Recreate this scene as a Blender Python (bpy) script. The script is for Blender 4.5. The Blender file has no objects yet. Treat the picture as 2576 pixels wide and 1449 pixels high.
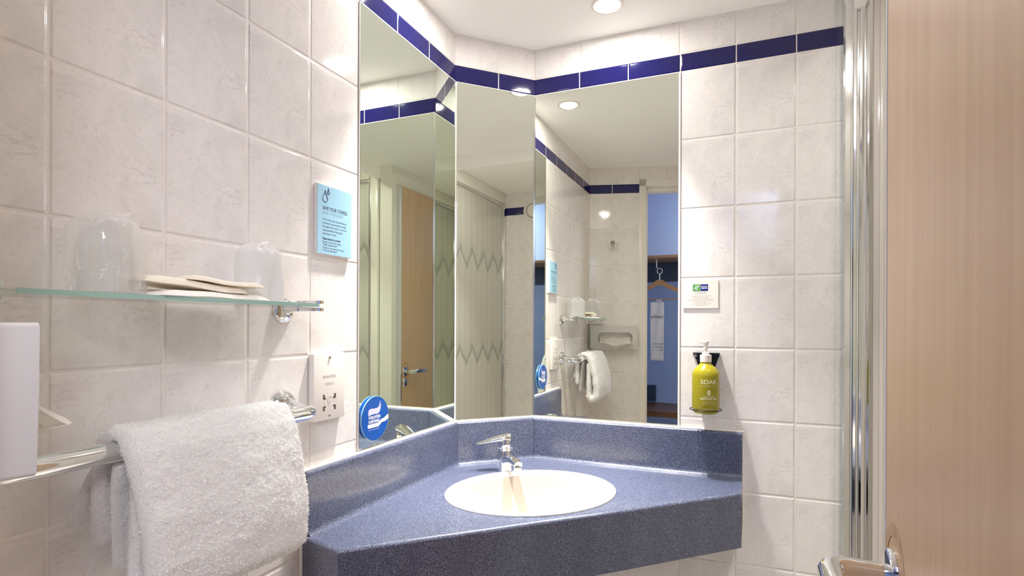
import bpy, bmesh, math, random
from mathutils import Vector, Matrix, noise
from math import sin, cos, pi, radians as rad

# ------------------------------------------------------------------ camera, world, lights
sc = bpy.context.scene
COL = sc.collection
EZ = 1.27                                   # eye height; all heights below are given from the eye

def cam_setup():
    W = 2576.0
    f, yaw, roll, u0, v0 = 1396.8, .3889, .0038, 1308.6, 819.14
    fw = Vector((-sin(yaw), cos(yaw), 0)); r = Vector((cos(yaw), sin(yaw), 0)); u = r.cross(fw)
    r2 = r * cos(roll) + u * sin(roll); u2 = -r * sin(roll) + u * cos(roll)
    cd = bpy.data.cameras.new('camera'); cd.sensor_width = 36; cd.lens = f / W * 36
    cd.shift_x = -(u0 - 1288) / W; cd.shift_y = (v0 - 724.5) / W
    cd.clip_start = .01; cd.clip_end = 50
    o = bpy.data.objects.new('camera', cd); COL.objects.link(o)
    M = Matrix(((r2.x, u2.x, -fw.x, .8147), (r2.y, u2.y, -fw.y, -1.6513), (r2.z, u2.z, -fw.z, EZ), (0, 0, 0, 1)))
    o.matrix_world = M
    sc.camera = o
cam_setup()

w = bpy.data.worlds.new('world'); sc.world = w; w.use_nodes = True
w.node_tree.nodes['Background'].inputs[0].default_value = (.75, .82, 1, 1)
w.node_tree.nodes['Background'].inputs[1].default_value = .3

sc.view_settings.view_transform = 'Standard'
sc.view_settings.look = 'None'
sc.view_settings.gamma = 1
sc.view_settings.use_curve_mapping = False
sc.view_settings.exposure = 0.47
cy = sc.cycles
cy.max_bounces = 14; cy.diffuse_bounces = 10; cy.glossy_bounces = 8; cy.transmission_bounces = 8; cy.transparent_max_bounces = 16
cy.sample_clamp_indirect = 6.0; cy.caustics_reflective = True; cy.caustics_refractive = False
cy.blur_glossy = 0.3

CEIL = .876
LAMPS = [(.457, -.160), (.155, -.462), (1.17, -.55)]
def disc(loc, power, color, size=.056, spread=180):
    ld = bpy.data.lights.new('downlight_lamp', 'AREA'); ld.shape = 'DISK'; ld.size = size; ld.energy = power; ld.color = color
    ld.spread = rad(spread)
    o = bpy.data.objects.new('downlight_lamp', ld); COL.objects.link(o)
    o.location = loc
    return o
WARM = (1.0, .957, .915)
for (x_, y_), p1, p2 in zip(LAMPS, (1.6, 2.0, 1.4), (4.0, 4.5, 1.9)):
    disc((x_, y_, CEIL - .0062 + EZ), p1, WARM, .056, 180)       # wide spill of the lens
    disc((x_, y_, CEIL - .0064 + EZ), p2, WARM, .050, 62)        # main beam
def area(loc, rot, sx, sy, power, color):
    ld = bpy.data.lights.new('hall_light', 'AREA'); ld.shape = 'RECTANGLE'; ld.size = sx; ld.size_y = sy
    ld.energy = power; ld.color = color
    o = bpy.data.objects.new('hall_light', ld); COL.objects.link(o); o.location = loc; o.rotation_euler = rot
    return o
area((1.15, -2.14, .985 + EZ), (0, 0, 0), .5, .3, 16, (1.0, .965, .94))     # unseen light over the hall, also set as fill for the bathroom

# ------------------------------------------------------------------ material helpers
MATS = {}
def new_mat(name):
    m = bpy.data.materials.new(name); m.use_nodes = True; nt = m.node_tree
    b = nt.nodes['Principled BSDF']
    return m, nt, b
def setp(b, **k):
    names = {'col': 'Base Color', 'rough': 'Roughness', 'metal': 'Metallic', 'ior': 'IOR', 'trans': 'Transmission Weight', 'spec': 'Specular IOR Level',
             'coat': 'Coat Weight', 'crough': 'Coat Roughness', 'alpha': 'Alpha', 'sheen': 'Sheen Weight', 'em': 'Emission Color', 'ems': 'Emission Strength', 'sss': 'Subsurface Weight'}
    for a, v in k.items():
        if a in ('col', 'em') and len(v) == 3: v = (*v, 1)
        b.inputs[names[a]].default_value = v
class NT:
    def __init__(s, nt): s.nt = nt
    def n(s, t, **k):
        x = s.nt.nodes.new(t)
        for a, v in k.items(): setattr(x, a, v)
        return x
    def l(s, a, b): s.nt.links.new(a, b)
    def m(s, op, a, b=None, c=None, clamp=False):
        x = s.n('ShaderNodeMath', operation=op, use_clamp=clamp)
        for i, v in enumerate((a, b, c)):
            if v is None: continue
            if isinstance(v, (int, float)): x.inputs[i].default_value = v
            else: s.l(v, x.inputs[i])
        return x.outputs[0]
    def smooth(s, v, a, b, lo=0., hi=1.):
        x = s.n('ShaderNodeMapRange', interpolation_type='SMOOTHSTEP')
        s.l(v, x.inputs[0])
        for i, q in zip((1, 2, 3, 4), (a, b, lo, hi)): x.inputs[i].default_value = q
        return x.outputs[0]
    def mix(s, f, a, b):
        x = s.n('ShaderNodeMix', data_type='RGBA')
        for i, v in ((0, f), (6, a), (7, b)):
            if isinstance(v, (int, float)): x.inputs[i].default_value = v
            elif isinstance(v, tuple): x.inputs[i].default_value = (*v, 1) if len(v) == 3 else v
            else: s.l(v, x.inputs[i])
        return x.outputs[2]
    def noise(s, vec, scale, detail=3, rough=.5, dist=0.):
        x = s.n('ShaderNodeTexNoise'); x.inputs['Scale'].default_value = scale; x.inputs['Detail'].default_value = detail
        x.inputs['Roughness'].default_value = rough; x.inputs['Distortion'].default_value = dist
        if vec is not None: s.l(vec, x.inputs['Vector'])
        return x.outputs['Fac']
    def bump(s, h, strength, dist, b):
        x = s.n('ShaderNodeBump'); x.inputs['Strength'].default_value = strength; x.inputs['Distance'].default_value = dist
        s.l(h, x.inputs['Height']); s.l(x.outputs[0], b.inputs['Normal']); return x
    def comb(s, x, y, z=0.):
        c = s.n('ShaderNodeCombineXYZ')
        for i, v in enumerate((x, y, z)):
            if isinstance(v, (int, float)): c.inputs[i].default_value = v
            else: s.l(v, c.inputs[i])
        return c.outputs[0]

TILE_W, TILE_H, BAND0, BAND1 = .15, .1982, .7312, .7825
def tile_mat(name, x0):
    """wall tiles; object x runs along the wall, object z is the height; x0 = position of one upright joint"""
    m, nt, b = new_mat(name); N = NT(nt)
    tc = N.n('ShaderNodeTexCoord'); sp = N.n('ShaderNodeSeparateXYZ'); N.l(tc.outputs['Object'], sp.inputs[0])
    X, Z = sp.outputs[0], sp.outputs[2]
    u = N.m('FRACT', N.m('ADD', N.m('DIVIDE', N.m('SUBTRACT', X, x0), TILE_W), 40.))
    zr = N.m('SUBTRACT', Z, EZ)
    below = N.m('LESS_THAN', zr, BAND0); above = N.m('GREATER_THAN', zr, BAND1)
    band = N.m('SUBTRACT', 1., N.m('ADD', below, above))
    vlow = N.m('FRACT', N.m('ADD', N.m('DIVIDE', N.m('SUBTRACT', zr, BAND0), TILE_H), 40.))
    vup = N.m('DIVIDE', N.m('SUBTRACT', zr, BAND1), TILE_H)
    v = N.m('ADD', N.m('MULTIPLY', vlow, below), N.m('MULTIPLY', vup, above))
    du = N.m('MULTIPLY', N.m('MINIMUM', u, N.m('SUBTRACT', 1., u)), TILE_W)
    dv1 = N.m('MULTIPLY', N.m('MINIMUM', v, N.m('SUBTRACT', 1., v)), TILE_H)
    db = N.m('MINIMUM', N.m('ABSOLUTE', N.m('SUBTRACT', zr, BAND0)), N.m('ABSOLUTE', N.m('SUBTRACT', zr, BAND1)))
    dv = N.m('ADD', N.m('MULTIPLY', dv1, N.m('SUBTRACT', 1., band)), N.m('MULTIPLY', db, band))
    d = N.m('MINIMUM', du, dv)
    grout = N.smooth(d, .0009, .0017, 1., 0.)
    # marbled print, the same on every tile
    P = N.comb(N.m('MULTIPLY', u, TILE_W), N.m('MULTIPLY', v, TILE_H))
    cloud = N.noise(P, 13., 4, .6, 1.2)
    fine = N.noise(P, 70., 4, .6, 2.5)
    veinn = N.noise(P, 16., 5, .65, 1.6)
    vein = N.smooth(N.m('ABSOLUTE', N.m('SUBTRACT', veinn, .5)), 0., .022, 1., 0.)
    vm = N.m('MULTIPLY', vein, N.smooth(N.noise(P, 9., 2, .5), .45, .62))
    c = N.mix(N.smooth(cloud, .38, .68), (.845, .81, .785), (.765, .733, .712))
    c = N.mix(N.m('MULTIPLY', N.smooth(fine, .50, .72), .38), c, (.64, .60, .58))
    c = N.mix(N.m('MULTIPLY', vm, .42), c, (.56, .52, .51))
    c = N.mix(band, c, (.007, .0062, .088))
    gc = N.mix(N.noise(tc.outputs['Object'], 25., 2), (.86, .80, .75), (.78, .72, .66))
    c = N.mix(grout, c, gc)
    N.l(c, b.inputs['Base Color'])
    r = N.m('ADD', N.m('MULTIPLY', grout, .5), .07)
    N.l(r, b.inputs['Roughness'])
    pill = N.smooth(d, .0010, .0052)
    h = N.m('ADD', N.m('ADD', pill, N.m('MULTIPLY', N.noise(tc.outputs['Object'], 14., 2), .22)), N.m('MULTIPLY', N.noise(tc.outputs['Object'], 75., 2), .06))
    N.bump(h, 1., .0012, b)
    b.inputs['IOR'].default_value = 1.5
    return m

def plain(name, col, rough=.5, metal=0., bumpy=0., bscale=300., var=0., vscale=8., **k):
    if name in MATS: return MATS[name]
    m, nt, b = new_mat(name); N = NT(nt)
    setp(b, col=col, rough=rough, metal=metal, **k)
    tc = N.n('ShaderNodeTexCoord')
    nn = N.noise(tc.outputs['Object'], vscale, 3)
    lo = tuple(c * (1 - max(var, .015)) for c in col); hi = tuple(min(1, c * (1 + max(var, .015))) for c in col)
    N.l(N.mix(nn, lo, hi), b.inputs['Base Color'])
    if bumpy: N.bump(N.noise(tc.outputs['Object'], bscale, 3), bumpy, .002, b)
    MATS[name] = m
    return m
def wood(name, c1, c2, axis=2, rough=.35, sc_=1.):
    m, nt, b = new_mat(name); N = NT(nt)
    tc = N.n('ShaderNodeTexCoord'); mp = N.n('ShaderNodeMapping'); N.l(tc.outputs['Object'], mp.inputs[0])
    s = [60 * sc_, 60 * sc_, 60 * sc_]; s[axis] = 2.2 * sc_
    mp.inputs['Scale'].default_value = s
    g = N.noise(mp.outputs[0], 1., 5, .6, .4)
    mp2 = N.n('ShaderNodeMapping'); N.l(tc.outputs['Object'], mp2.inputs[0])
    s2 = [260 * sc_, 260 * sc_, 260 * sc_]; s2[axis] = 14 * sc_; mp2.inputs['Scale'].default_value = s2
    g2 = N.noise(mp2.outputs[0], 1., 3, .6)
    c = N.mix(N.smooth(g, .3, .7), c1, c2)
    c = N.mix(N.m('MULTIPLY', N.smooth(g2, .5, .75), .14), c, tuple(x * .72 for x in c1))
    N.l(c, b.inputs['Base Color']); setp(b, rough=rough)
    N.bump(g2, .15, .0006, b)
    return m
def speckle_mat(name):
    m, nt, b = new_mat(name); N = NT(nt)
    tc = N.n('ShaderNodeTexCoord'); O = tc.outputs['Object']
    n1 = N.noise(O, 780., 1, .5); n2 = N.noise(O, 1010., 1, .5); n3 = N.noise(O, 560., 1, .5)
    c = N.mix(N.smooth(n3, .35, .65), (.009, .011, .024), (.042, .053, .108))
    c = N.mix(N.m('MULTIPLY', N.smooth(n1, .50, .68), .65), c, (.145, .178, .32))
    c = N.mix(N.m('MULTIPLY', N.smooth(n2, .58, .68), .85), c, (.46, .50, .62))
    N.l(c, b.inputs['Base Color']); setp(b, rough=.35, spec=.3, coat=.8, crough=.15)
    b.inputs['Coat IOR'].default_value = 1.7
    N.bump(n1, .12, .0004, b)
    return m
def emis(name, col, s):
    m, nt, b = new_mat(name); setp(b, col=(.9, .9, .9), em=col, ems=s); return m
def mirror_mat(name, tint):
    m, nt, b = new_mat(name); N = NT(nt)
    setp(b, metal=1, rough=0.0)
    tc = N.n('ShaderNodeTexCoord')
    N.l(N.mix(N.noise(tc.outputs['Object'], 2., 2), tint, tuple(c * 1.01 for c in tint)), b.inputs['Base Color'])
    return m
def glass_mat(name, col, rough=0., ior=1.5):
    m, nt, b = new_mat(name); N = NT(nt); setp(b, rough=rough, trans=1., ior=ior)
    tc = N.n('ShaderNodeTexCoord')
    N.l(N.mix(N.noise(tc.outputs['Object'], 6., 2), col, tuple(min(1, c * 1.02) for c in col)), b.inputs['Base Color']); return m
def thin_glass(name, tint, refl=1.):
    """clear pane: light goes straight through, the surface mirrors by Fresnel"""
    m = bpy.data.materials.new(name); m.use_nodes = True; nt = m.node_tree; N = NT(nt)
    for x in list(nt.nodes):
        if x.type != 'OUTPUT_MATERIAL': nt.nodes.remove(x)
    out = [x for x in nt.nodes if x.type == 'OUTPUT_MATERIAL'][0]
    tc = N.n('ShaderNodeTexCoord')
    tr = N.n('ShaderNodeBsdfTransparent'); gl = N.n('ShaderNodeBsdfGlossy'); gl.inputs['Roughness'].default_value = .02
    N.l(N.mix(N.noise(tc.outputs['Object'], 8., 2), tint, tuple(min(1, c * 1.01) for c in tint)), tr.inputs[0])
    lw = N.n('ShaderNodeLayerWeight'); lw.inputs[0].default_value = .5
    fr = N.m('ADD', N.m('MULTIPLY', N.m('POWER', lw.outputs['Facing'], 4.), .75), .04)
    ms = N.n('ShaderNodeMixShader'); N.l(N.m('MULTIPLY', fr, refl), ms.inputs[0]); N.l(tr.outputs[0], ms.inputs[1]); N.l(gl.outputs[0], ms.inputs[2])
    N.l(ms.outputs[0], out.inputs[0])
    return m
def film_mat(name, base, gloss, fog, foldscale=55.):
    """thin clear or milky wrapping film"""
    m = bpy.data.materials.new(name); m.use_nodes = True; nt = m.node_tree; N = NT(nt)
    for x in list(nt.nodes):
        if x.type != 'OUTPUT_MATERIAL': nt.nodes.remove(x)
    out = [x for x in nt.nodes if x.type == 'OUTPUT_MATERIAL'][0]
    tc = N.n('ShaderNodeTexCoord')
    tr = N.n('ShaderNodeBsdfTransparent'); tr.inputs[0].default_value = (.97, .97, .97, 1)
    pr = N.n('ShaderNodeBsdfPrincipled'); setp(pr, col=base, rough=.22, spec=.6)
    tl = N.n('ShaderNodeBsdfTranslucent'); tl.inputs[0].default_value = (*base, 1)
    a = N.n('ShaderNodeAddShader'); mixw = N.n('ShaderNodeMixShader'); mixw.inputs[0].default_value = .5
    N.l(pr.outputs[0], mixw.inputs[1]); N.l(tl.outputs[0], mixw.inputs[2])
    mp = N.n('ShaderNodeMapping'); mp.inputs['Scale'].default_value = (1, 1, .45); N.l(tc.outputs['Object'], mp.inputs[0])
    f1 = N.noise(mp.outputs[0], foldscale, 3, .55, 1.5)
    crease = N.m('MULTIPLY', N.smooth(N.m('ABSOLUTE', N.m('SUBTRACT', f1, .5)), 0., .022, 1., 0.), N.smooth(N.noise(tc.outputs['Object'], 24., 2), .45, .6))
    lw = N.n('ShaderNodeLayerWeight'); lw.inputs[0].default_value = .35
    fac = N.m('ADD', N.m('ADD', fog, N.m('MULTIPLY', crease, gloss)), N.m('MULTIPLY', lw.outputs['Facing'], .25), clamp=True)
    ms = N.n('ShaderNodeMixShader'); N.l(fac, ms.inputs[0]); N.l(tr.outputs[0], ms.inputs[1]); N.l(mixw.outputs[0], ms.inputs[2])
    bp = N.n('ShaderNodeBump'); bp.inputs['Strength'].default_value = .6; bp.inputs['Distance'].default_value = .003
    N.l(f1, bp.inputs['Height']); N.l(bp.outputs[0], pr.inputs['Normal'])
    nt.nodes.remove(a)
    N.l(ms.outputs[0], out.inputs[0])
    return m
def paper_mat(name, col, crinkle=True):
    m, nt, b = new_mat(name); N = NT(nt); setp(b, col=col, rough=.8)
    tc = N.n('ShaderNodeTexCoord'); N.l(N.mix(N.noise(tc.outputs['Object'], 30., 3), tuple(c * .95 for c in col), col), b.inputs['Base Color'])
    if crinkle: N.bump(N.noise(tc.outputs['Object'], 45., 3), .4, .003, b)
    tl = N.n('ShaderNodeBsdfTranslucent'); tl.inputs[0].default_value = (*col, 1)
    ms = N.n('ShaderNodeMixShader'); ms.inputs[0].default_value = .5; out = [x for x in nt.nodes if x.type == 'OUTPUT_MATERIAL'][0]
    N.l(b.outputs[0], ms.inputs[1]); N.l(tl.outputs[0], ms.inputs[2]); N.l(ms.outputs[0], out.inputs[0])
    return m
def terry_mat(name, col):
    m, nt, b = new_mat(name); N = NT(nt); setp(b, rough=.95, sheen=.35, spec=.15)
    tc = N.n('ShaderNodeTexCoord'); O = tc.outputs['Object']
    n1 = N.noise(O, 430., 3, .65, .6); n2 = N.noise(O, 60., 3, .6)
    c = N.mix(N.smooth(n1, .35, .7), tuple(x * .86 for x in col), col)
    c = N.mix(N.m('MULTIPLY', N.smooth(n2, .4, .7), .2), c, tuple(x * .9 for x in col))
    N.l(c, b.inputs['Base Color'])
    N.bump(n1, .7, .0016, b)
    tl = N.n('ShaderNodeBsdfTranslucent'); N.l(c, tl.inputs[0])
    ms = N.n('ShaderNodeMixShader'); ms.inputs[0].default_value = .22; out = [x for x in nt.nodes if x.type == 'OUTPUT_MATERIAL'][0]
    N.l(b.outputs[0], ms.inputs[1]); N.l(tl.outputs[0], ms.inputs[2]); N.l(ms.outputs[0], out.inputs[0])
    return m
def curtain_glass(name):
    """obscure glass with a soft zig-zag pattern in two bands"""
    m, nt, b = new_mat(name); N = NT(nt)
    tc = N.n('ShaderNodeTexCoord'); sp = N.n('ShaderNodeSeparateXYZ'); N.l(tc.outputs['Object'], sp.inputs[0])
    X, Z = sp.outputs[0], N.m('SUBTRACT', sp.outputs[2], EZ)
    tri = N.m('PINGPONG', N.m('ADD', X, N.m('MULTIPLY', N.noise(tc.outputs['Object'], 9., 3), .07)), .073)
    def band(z0, amp):
        zc = N.m('ADD', z0, N.m('MULTIPLY', tri, -amp))
        dz = N.m('SUBTRACT', Z, zc)
        up = N.m('ADD', N.m('MULTIPLY', N.smooth(dz, 0., .05, 1., 0.), .75), N.m('MULTIPLY', N.smooth(dz, 0., .16, 1., 0.), .25)); dn = N.smooth(dz, -.02, .004)
        return N.m('MULTIPLY', up, dn)
    k = N.m('ADD', band(.44, 1.5), band(-.13, 1.3), clamp=True)
    wv = N.n('ShaderNodeTexWave', wave_type='BANDS', bands_direction='X'); wv.inputs['Scale'].default_value = 4.4; wv.inputs['Distortion'].default_value = .6
    N.l(tc.outputs['Object'], wv.inputs['Vector'])
    c = N.mix(N.m('MULTIPLY', wv.outputs['Fac'], .5), (.62, .605, .55), (.54, .53, .485))
    c = N.mix(N.m('MULTIPLY', k, .5), c, (.13, .18, .15))
    N.l(c, b.inputs['Base Color']); setp(b, rough=.13, spec=.6)
    N.bump(N.noise(tc.outputs['Object'], 260., 2), .35, .001, b)
    return m

M_chrome = plain('chrome', (.86, .87, .88), .045, 1., var=.01)
M_chrome_soft = plain('polished_aluminium', (.80, .80, .79), .12, 1., var=.02)
M_steel = plain('brushed_screw_steel', (.55, .53, .5), .3, 1.)
M_white_plastic = plain('white_plastic', (.80, .75, .70), .28)
M_pale_plastic = plain('pale_plastic', (.62, .60, .585), .32)
M_white_frame = plain('white_gloss_frame', (.82, .79, .73), .22, bumpy=.05, bscale=60.)
M_ceiling = plain('ceiling_paint', (.955, .935, .91), .6, bumpy=.03, bscale=90., var=.01, vscale=1.5)
M_caulk = plain('white_sealant', (.85, .81, .76), .5)
M_black = plain('black_metal', (.008, .008, .009), .22)
M_dark = plain('dark_slot', (.10, .075, .05), .6)
M_ceramic = plain('ceramic_bowl_dimmed', (.47, .415, .355), .08, coat=.5, var=.01, vscale=3.)  # same ceramic as the rim, darkened because the beam overexposes the bowl
M_rim = plain('ceramic_rim_lit', (.84, .815, .78), .08, coat=.5, var=.01, vscale=3.)  # basin ceramic kept lighter here for the directly lit rim
M_mirror = mirror_mat('mirror_silver', (.84, .865, .785))
M_mirror_green = mirror_mat('greenish_mirror_silver', (.80, .865, .77))
M_speck = speckle_mat('speckled_blue_laminate')
M_glass_green = thin_glass('shelf_glass', (.93, .975, .96))
M_glass_edge = plain('green_ground_glass_edge', (.34, .53, .47), .25)
M_tumbler = thin_glass('tumbler_glass', (.96, .97, .97))
M_film = film_mat('clear_film', (.98, .96, .96), .45, .36, 30.)
M_milky = film_mat('milky_film', (.98, .96, .96), .12, .86, 26.)
M_terry = terry_mat('terry_white', (.97, .955, .945))
M_tissue = paper_mat('tissue_paper', (.93, .90, .87))
M_loops = paper_mat('terry_loops', (.97, .96, .95), False)
M_text_dark = plain('ink_dark_navy', (.045, .055, .11), .5)
M_text_grey = plain('ink_grey', (.30, .30, .33), .5)
M_text_light = plain('ink_pale_blue', (.22, .38, .50), .5)
M_white_ink = plain('ink_white', (.90, .90, .90), .5)
M_lilac_ink = plain('ink_lilac', (.62, .62, .85), .5)
M_skyblue = plain('sky_blue_card', (.36, .62, .78), .25)
M_royal = plain('royal_blue_card', (.006, .09, .42), .2)
M_green_ink = plain('ink_green', (.08, .33, .07), .4)
M_navy_ink = plain('ink_navy', (.01, .03, .22), .4)
M_card = plain('ivory_card', (.84, .79, .72), .35)
M_lime = plain('olive_yellow_plastic', (.30, .26, .008), .22, var=.02)
M_lime_ink = plain('ink_cream', (.80, .78, .55), .5)
M_paper = plain('cream_paper', (.86, .79, .66), .6)
M_paper_white = plain('white_paper', (.90, .87, .82), .6)
M_lamp = emis('lamp_glow', (1., .94, .87), 14.)
M_wood_door = wood('beech_veneer', (.60, .395, .235), (.67, .455, .285))
M_wood_hall = wood('shelf_beech', (.40, .24, .13), (.50, .31, .17), axis=0)
M_wood_dark = wood('dark_wood_top', (.10, .045, .02), (.17, .08, .035), axis=0)
M_hanger = wood('hanger_beech', (.50, .27, .12), (.58, .33, .16), axis=0)
M_hall = plain('hall_blue_paint', (.36, .50, .86), .6, bumpy=.05, bscale=200.)
M_hall_navy = plain('navy_panel_and_shade', (.025, .05, .11), .4)  # the low board, and the painted shadow under the hall shelf
M_bag = plain('white_laundry_plastic', (.90, .90, .93), .3, bumpy=.4, bscale=45.)
M_seal = thin_glass('clear_seal_plastic', (.97, .98, .98), .3)
M_shower_glass = curtain_glass('patterned_obscure_glass')
M_edge = plain('pale_edge_lipping', (.60, .60, .62), .4)
M_latch = plain('dull_latch_metal', (.30, .27, .27), .35, .6)
M_floor = plain('pale_floor_tiles', (.58, .545, .50), .4, var=.1, vscale=30.)
M_shower_white = plain('shower_white_panel', (.72, .68, .63), .12)

# ------------------------------------------------------------------ mesh helpers
class MB:
    def __init__(s): s.bm = bmesh.new()
    def box(s, x0, x1, y0, y1, z0, z1, bev=0., seg=2):
        r = bmesh.ops.create_cube(s.bm, size=1.)
        vs = r['verts']
        for v in vs: v.co = Vector(((x0 + x1) / 2 + v.co.x * (x1 - x0), (y0 + y1) / 2 + v.co.y * (y1 - y0), (z0 + z1) / 2 + v.co.z * (z1 - z0)))
        if bev:
            es = list({e for v in vs for e in v.link_edges})
            bmesh.ops.bevel(s.bm, geom=es, offset=bev, segments=seg, affect='EDGES', profile=.5)
        return s
    def prism(s, pts, z0, z1, axis='z', bev=0.):
        """outline extruded; axis z: pts (x,y); axis y: pts (x,z), z0..z1 are y"""
        f = (lambda p, t: Vector((p[0], p[1], t))) if axis == 'z' else ((lambda p, t: Vector((p[0], t, p[1]))) if axis == 'y' else (lambda p, t: Vector((t, p[0], p[1]))))
        a = [s.bm.verts.new(f(p, z0)) for p in pts]; b = [s.bm.verts.new(f(p, z1)) for p in pts]
        n = len(pts); fs = [s.bm.faces.new(a), s.bm.faces.new(b[::-1])]
        for i in range(n): fs.append(s.bm.faces.new((a[i], b[i], b[(i + 1) % n], a[(i + 1) % n])))
        if bev:
            es = list({e for fc in fs[:2] for e in fc.edges})
            bmesh.ops.bevel(s.bm, geom=es, offset=bev, segments=2, affect='EDGES')
        return s
    def lathe(s, prof, seg=32, M=None, sx=1., sy=1.):
        """prof: (r, h) pairs round local z"""
        M = M or Matrix.Identity(4); rings = []
        for r, h in prof:
            if r < 1e-6: rings.append([s.bm.verts.new(M @ Vector((0, 0, h)))])
            else: rings.append([s.bm.verts.new(M @ Vector((r * cos(2 * pi * i / seg) * sx, r * sin(2 * pi * i / seg) * sy, h))) for i in range(seg)])
        for a, b in zip(rings, rings[1:]):
            for i in range(seg):
                j = (i + 1) % seg
                if len(a) == 1 and len(b) == 1: continue
                if len(a) == 1: s.bm.faces.new((a[0], b[i], b[j]))
                elif len(b) == 1: s.bm.faces.new((a[i], b[0], a[j]))
                else: s.bm.faces.new((a[i], b[i], b[j], a[j]))
        return s
    def tube(s, pts, r, seg=16, caps=True, flat=1.):
        pts = [Vector(p) for p in pts]; n = len(pts)
        R = r if isinstance(r, (list, tuple)) else [r] * n
        rings = []; up = None
        for i, p in enumerate(pts):
            t = (pts[min(i + 1, n - 1)] - pts[max(i - 1, 0)]).normalized()
            if up is None:
                up = Vector((0, 0, 1)) if abs(t.z) < .9 else Vector((1, 0, 0))
            a = (up - t * up.dot(t)).normalized(); b = t.cross(a); up = a
            rings.append([s.bm.verts.new(p + a * R[i] * flat * cos(2 * pi * k / seg) + b * R[i] * sin(2 * pi * k / seg)) for k in range(seg)])
        for A, B in zip(rings, rings[1:]):
            for i in range(seg): s.bm.faces.new((A[i], A[(i + 1) % seg], B[(i + 1) % seg], B[i]))
        if caps: s.bm.faces.new(rings[0][::-1]); s.bm.faces.new(rings[-1])
        return s
    def grid(s, f, nu, nv, closeu=False):
        V = [[s.bm.verts.new(f(i / nu, j / nv)) for i in range(nu if closeu else nu + 1)] for j in range(nv + 1)]
        for j in range(nv):
            for i in range(nu):
                i2 = (i + 1) % nu if closeu else i + 1
                s.bm.faces.new((V[j][i], V[j][i2], V[j + 1][i2], V[j + 1][i]))
        s.V = V
        return s
    def build(s, name, mat, parent=None, smooth=None, loc=None, rotz=0.):
        bmesh.ops.remove_doubles(s.bm, verts=s.bm.verts, dist=1e-6)
        bmesh.ops.recalc_face_normals(s.bm, faces=s.bm.faces)
        me = bpy.data.meshes.new(name); s.bm.to_mesh(me); s.bm.free()
        me.materials.append(mat)
        o = bpy.data.objects.new(name, me); COL.objects.link(o)
        if smooth is not None:
            for p in me.polygons: p.use_smooth = True
            try: me.set_sharp_from_angle(angle=rad(smooth))
            except Exception: pass
        if parent: o.parent = parent
        if loc: o.location = loc
        o.rotation_euler = (0, 0, rotz)
        return o

def tag(o, label, cat, group=None, kind=None):
    o['label'] = label; o['category'] = cat
    if group: o['group'] = group
    if kind: o['kind'] = kind
    return o
def struct(o): o['kind'] = 'structure'; return o
def thing(name, label, cat, loc, rotz=0., group=None):
    o = bpy.data.objects.new(name, None); COL.objects.link(o); o.empty_display_size = .05
    o.location = loc; o.rotation_euler = (0, 0, rotz)
    return tag(o, label, cat, group)
def text_mesh(body, size, align='LEFT', bold=0., spacing=1., shear=0., line=1.):
    cu = bpy.data.curves.new('t', 'FONT'); cu.body = body; cu.size = size; cu.align_x = align; cu.offset = bold
    cu.space_character = spacing; cu.shear = shear; cu.space_line = line; cu.resolution_u = 3
    to = bpy.data.objects.new('t', cu); COL.objects.link(to)
    dg = bpy.context.evaluated_depsgraph_get(); me = bpy.data.meshes.new_from_object(to.evaluated_get(dg))
    bpy.data.objects.remove(to); bpy.data.curves.remove(cu)
    return me
def lettering(name, items, mat, parent, off, label=None, warp=None):
    """items: (text, x, z, size, align, bold, kw); flat letters standing on local plane y=-off"""
    bm = bmesh.new()
    for it in items:
        body, x, z, size, align, bold = it[:6]; kw = it[6] if len(it) > 6 else {}
        sx = kw.pop('sx', 1.) if kw else 1.
        me = text_mesh(body, size, align, bold, **kw)
        for v in me.vertices:
            tx, ty = v.co.x * sx + x, v.co.y + z
            v.co = Vector((tx, -off, ty))
        bm.from_mesh(me); bpy.data.meshes.remove(me)
    if warp:
        bmesh.ops.triangulate(bm, faces=bm.faces)
        for v in bm.verts: v.co = warp(v.co)
    me = bpy.data.meshes.new(name); bm.to_mesh(me); bm.free(); me.materials.append(mat)
    o = bpy.data.objects.new(name, me); COL.objects.link(o); o.parent = parent
    if label: o['label'] = label
    return o
def flat(name, polys, mat, parent, off, warp=None):
    bm = bmesh.new()
    for p in polys:
        vs = [bm.verts.new(Vector((x, -off, z))) for x, z in p]; bm.faces.new(vs)
    bmesh.ops.triangulate(bm, faces=bm.faces)
    if warp:
        for v in bm.verts: v.co = warp(v.co)
    bmesh.ops.recalc_face_normals(bm, faces=bm.faces)
    me = bpy.data.meshes.new(name); bm.to_mesh(me); bm.free(); me.materials.append(mat)
    o = bpy.data.objects.new(name, me); COL.objects.link(o); o.parent = parent
    return o
def Z(z): return z + EZ
LEFT, BACK, DIAG, REAR, FAR = pi / 2, 0., pi / 4, pi - rad(15.5), -pi / 2
FY = Matrix.Rotation(pi / 2, 4, 'X')        # local z -> -y (out of the wall towards the viewer)
def arc(cx, cz, r, a0, a1, n): return [(cx + r * cos(rad(a0 + (a1 - a0) * i / n)), cz + r * sin(rad(a0 + (a1 - a0) * i / n))) for i in range(n + 1)]

# ------------------------------------------------------------------ room shell
ZF, ZC, ZT = 0., Z(CEIL), Z(CEIL) + .1
YR = -1.355                                   # left/rear corner
RA = rad(15.5)
def rear_pt(s, d=0.):                         # s along the doorway wall from the corner, d behind it
    return (s * cos(RA) - d * sin(RA), YR - s * sin(RA) - d * cos(RA))
def wall(name, x0, x1, mat, loc, rotz, th=.1, z0=0., z1=None):
    o = MB().box(x0, x1, 0, th, z0, z1 or ZC + .02).build(name, mat, None, loc=loc, rotz=rotz)
    return struct(o)
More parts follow.
